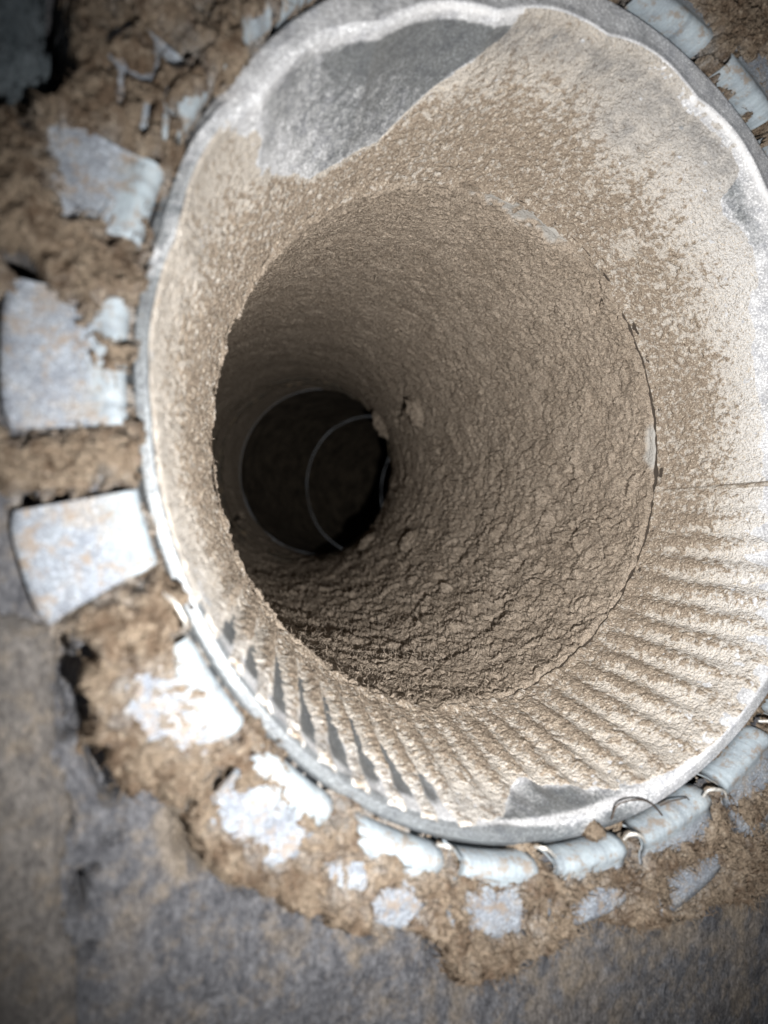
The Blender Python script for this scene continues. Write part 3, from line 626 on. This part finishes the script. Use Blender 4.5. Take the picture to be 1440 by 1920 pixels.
# ------------------------------------------------------------------ brown dust caked over tabs and liner
BARE = [  # tops
    ([(-300, -300), (95, -300), (98, 60), (108, 140), (60, 180), (-300, 210)], 2.5),
    # of tabs and liner the dust leaves free
    ([(8, 962), (60, 935), (190, 915), (250, 918), (288, 1040), (252, 1085), (205, 1095), (150, 1150), (140, 1180), (85, 1178), (50, 1080)], 0.9),
    ([(-60, 535), (40, 535), (125, 570), (120, 600), (150, 650), (170, 690), (205, 730), (215, 780), (160, 800), (105, 818), (-60, 805)], 1.0),
    ([(195, 578), (245, 600), (240, 625), (200, 615)], 0.8), ([(215, 705), (242, 700), (240, 755), (218, 745)], 0.8),
    ([(72, 225), (110, 235), (150, 275), (240, 285), (262, 320), (255, 390), (235, 440), (205, 445), (180, 405), (130, 395), (105, 330)], 0.75),
    ([(280, 310), (300, 335), (285, 415), (272, 400)], 1.0), ([(225, 440), (275, 445), (265, 490), (235, 480)], 0.5),
    ([(330, 225), (400, 165), (425, 180), (360, 255)], 1.0), ([(450, 75), (500, 25), (600, -10), (640, -20), (600, 20), (510, 65), (470, 100)], 0.8),
    ([(275, 80), (320, 75), (345, 110), (318, 145), (295, 120)], 0.75), ([(190, 10), (215, 15), (220, 65), (195, 50)], 0.55), ([(345, 20), (400, 10), (390, 60), (360, 70)], 0.5),
    ([(205, 1275), (255, 1245), (320, 1225), (350, 1270), (400, 1310), (430, 1350), (420, 1385), (340, 1395), (270, 1385), (215, 1340)], 0.50),
    ([(335, 1190), (360, 1190), (450, 1330), (440, 1365), (415, 1350), (340, 1240)], 1.1),
    ([(405, 1455), (440, 1470), (540, 1500), (575, 1560), (560, 1610), (520, 1622), (470, 1590), (410, 1530), (395, 1490)], 0.56), ([(470, 1410), (520, 1415), (515, 1440), (480, 1440)], 0.7),
    ([(555, 1440), (600, 1460), (635, 1500), (625, 1535), (590, 1520), (545, 1470)], 1.1),
    ([(600, 1610), (650, 1590), (690, 1630), (680, 1665), (630, 1665)], 0.55), ([(700, 1650), (770, 1655), (785, 1690), (740, 1725), (705, 1705)], 0.7),
    ([(665, 1535), (735, 1550), (830, 1585), (830, 1625), (770, 1610), (670, 1560)], 1.1),
    ([(852, 1600), (960, 1608), (962, 1635), (860, 1632)], 1.1), ([(862, 1665), (945, 1660), (962, 1690), (970, 1755), (865, 1748)], 0.85), ([(980, 1695), (1008, 1690), (1012, 1720), (985, 1745)], 0.6),
    ([(1040, 1600), (1170, 1575), (1185, 1608), (1050, 1628)], 1.1), ([(1055, 1690), (1110, 1660), (1160, 1655), (1180, 1680), (1120, 1720), (1060, 1718)], 0.6),
    ([(1195, 1560), (1310, 1500), (1340, 1510), (1300, 1560), (1215, 1590)], 1.0), ([(1232, 1640), (1290, 1610), (1335, 1605), (1355, 1625), (1300, 1670), (1248, 1704)], 0.9),
    ([(1345, 1460), (1440, 1385), (1500, 1340), (1500, 1400), (1440, 1440), (1370, 1490)], 1.0), ([(1395, 1545), (1440, 1505), (1500, 1480), (1500, 1560), (1420, 1565)], 0.8), ([(1320, 1480), (1345, 1500), (1390, 1560), (1355, 1545)], 0.7),
    ([(1165, -60), (1240, -20), (1330, 70), (1320, 95), (1300, 85), (1190, 5)], 1.1), ([(1345, 110), (1380, 120), (1440, 190), (1520, 290), (1500, 320), (1440, 230)], 1.2),
    ([(1405, 120), (1430, 140), (1425, 170)], 0.8),
]
BARE = [(ats(p), k) for p, k in BARE]
gx = np.arange(-1.42, 1.25, 0.0042); gy = np.arange(-1.72, 1.30, 0.0042)
X, Y = np.meshgrid(gx, gy, indexing='ij'); RR = np.hypot(X, Y); AN = np.degrees(np.arctan2(Y, X)) % 360
p = np.stack([X, Y, X * 0], -1)
n1_ = fbm(p * 7, 4, 101); n2_ = fbm(p * 24, 4, 102, 0.6); n3_ = fbm(p * 70, 3, 103, 0.65)
w_ = p + 0.03 * np.stack([vnoise(p * 9, 104), vnoise(p * 9, 105), X * 0], -1)
F1, F2, ID = worley(w_ * 11, 106)
sd = polysd(X, Y, OUT) + 0.018 * n1_ + 0.022 * n2_
cover = smooth(-0.012, 0.030, sd)
thick = 0.046 + 0.022 * np.exp(-((AN - 147) / 7) ** 2) + 0.026 * n1_ + 0.026 * n2_ + 0.020 * n3_ + 0.010 * fbm(p * 110, 2, 113, 0.8) + 0.010 * (ID - 0.4) * smooth(0.0, 0.4, F2 - F1) - 0.035 * (1 - smooth(0.0, 0.06, np.abs(fbm(w_ * 6, 3, 108)))) * smooth(0.1, 0.4, fbm(p * 5, 2, 109))
dh = np.where(cover > 0, -0.030 + cover * (0.030 + thick), -0.05)
free = np.zeros_like(X)
for poly, k in BARE:
    P = np.array(poly); m = (X > P[:, 0].min() - .1) & (X < P[:, 0].max() + .1) & (Y > P[:, 1].min() - .1) & (Y < P[:, 1].max() + .1)
    if not m.any(): continue
    s2 = polysd(X[m], Y[m], poly) + 0.048 * n2_[m] + 0.016 * n1_[m] + 0.034 * n3_[m]
    free[m] = np.maximum(free[m], k * smooth(-0.035, 0.028, s2))
dh = dh - free * (0.084 + 0.022 * n2_ + 0.014 * n3_)
# keep off the collar's band except for spills
clear = smooth(244, 258, AN) * (1 - smooth(330, 345, AN)) + 0.35 * smooth(45, 55, AN) * (1 - smooth(82, 90, AN))
lim = 0.975 + 0.040 * clear * smooth(-0.45, 0.1, n1_ + 0.5)
dh = np.where(RR < lim + 0.04, dh - 0.075 * (1 - smooth(lim, lim + 0.03, RR + 0.034 * n2_ + 0.026 * n3_)), dh)
dh = dh - carve(X, Y)
# the patches of liner beyond the crust carry only a thin dusting
keep = (RR > 0.975) & (dh > -0.045 + 0 * X)
v = np.stack([X, Y, dh], -1).reshape(-1, 3); q = grid_quads(len(gx), len(gy), False, keep)
v, q, at_ = compact(v, q, {'pale': np.clip(1.3 * free, 0, 0.9)})
dirt = mesh_np('dust_crust', v, q, M_DIRT, None, at_)
gz = np.stack([-np.gradient(dh, axis=0) / 0.0042, -np.gradient(dh, axis=1) / 0.0042, np.ones_like(dh)], -1); gz /= np.linalg.norm(gz, axis=-1)[..., None]
wgt = ((cover > 0.6) & (free < 0.4) & (dh > -0.01) & (RR > 1.0)) * (0.5 + smooth(235, 260, AN) * (1 - smooth(330, 350, AN)) * 1.5); wgt = (wgt / wgt.sum()).ravel()
ii = np.random.RandomState(8).choice(len(wgt), 30000, p=wgt)
P_ = np.stack([X, Y, dh], -1).reshape(-1, 3)[ii]
fz = fibres('dust_fibres', P_, gz.reshape(-1, 3)[ii], 0.015, 0.045, 0.0013, M_DIRT, 0.8, 9)
tag(fz, 'matted brown fibres sticking up from the crust of dust round the collar', 'dust fibres', kind='stuff')
tag(dirt, 'brown crust of matted dust caked over the tabs and the liner', 'dust', kind='stuff')

# a hair and a crumb on the collar's band
hair = tube('hair', [(*at(x, y, 0.012), z) for x, y, z in ((1150, 1538, .006), (1154, 1512, .014), (1170, 1500, .02), (1195, 1497, .022), (1215, 1504, .02), (1232, 1518, .014), (1244, 1530, .008))], 0.0022, M_HAIR, None, 6)
tag(hair, 'dark curled hair looped on the pale collar band at lower right', 'hair', 'hairs on the collar band')
hair2 = tube('hair', [(*at(x, y, 0.012), z) for x, y, z in ((1240, 1512, .008), (1255, 1502, .014), (1270, 1497, .018), (1285, 1495, .016), (1296, 1503, .008))], 0.0018, M_HAIR, None, 6)
tag(hair2, 'short fine dark hair right of the looped hair', 'hair', 'hairs on the collar band')
crumb = dome('dust_crumb', (*at(1112, 1557), -0.002), (0, 0, 1), 0.022, 0.03, M_DIRT, None, 23, 0.4, 32, 0.2)
tag(crumb, 'tan crumb of dust on the bare bottom band of the collar', 'crumb')
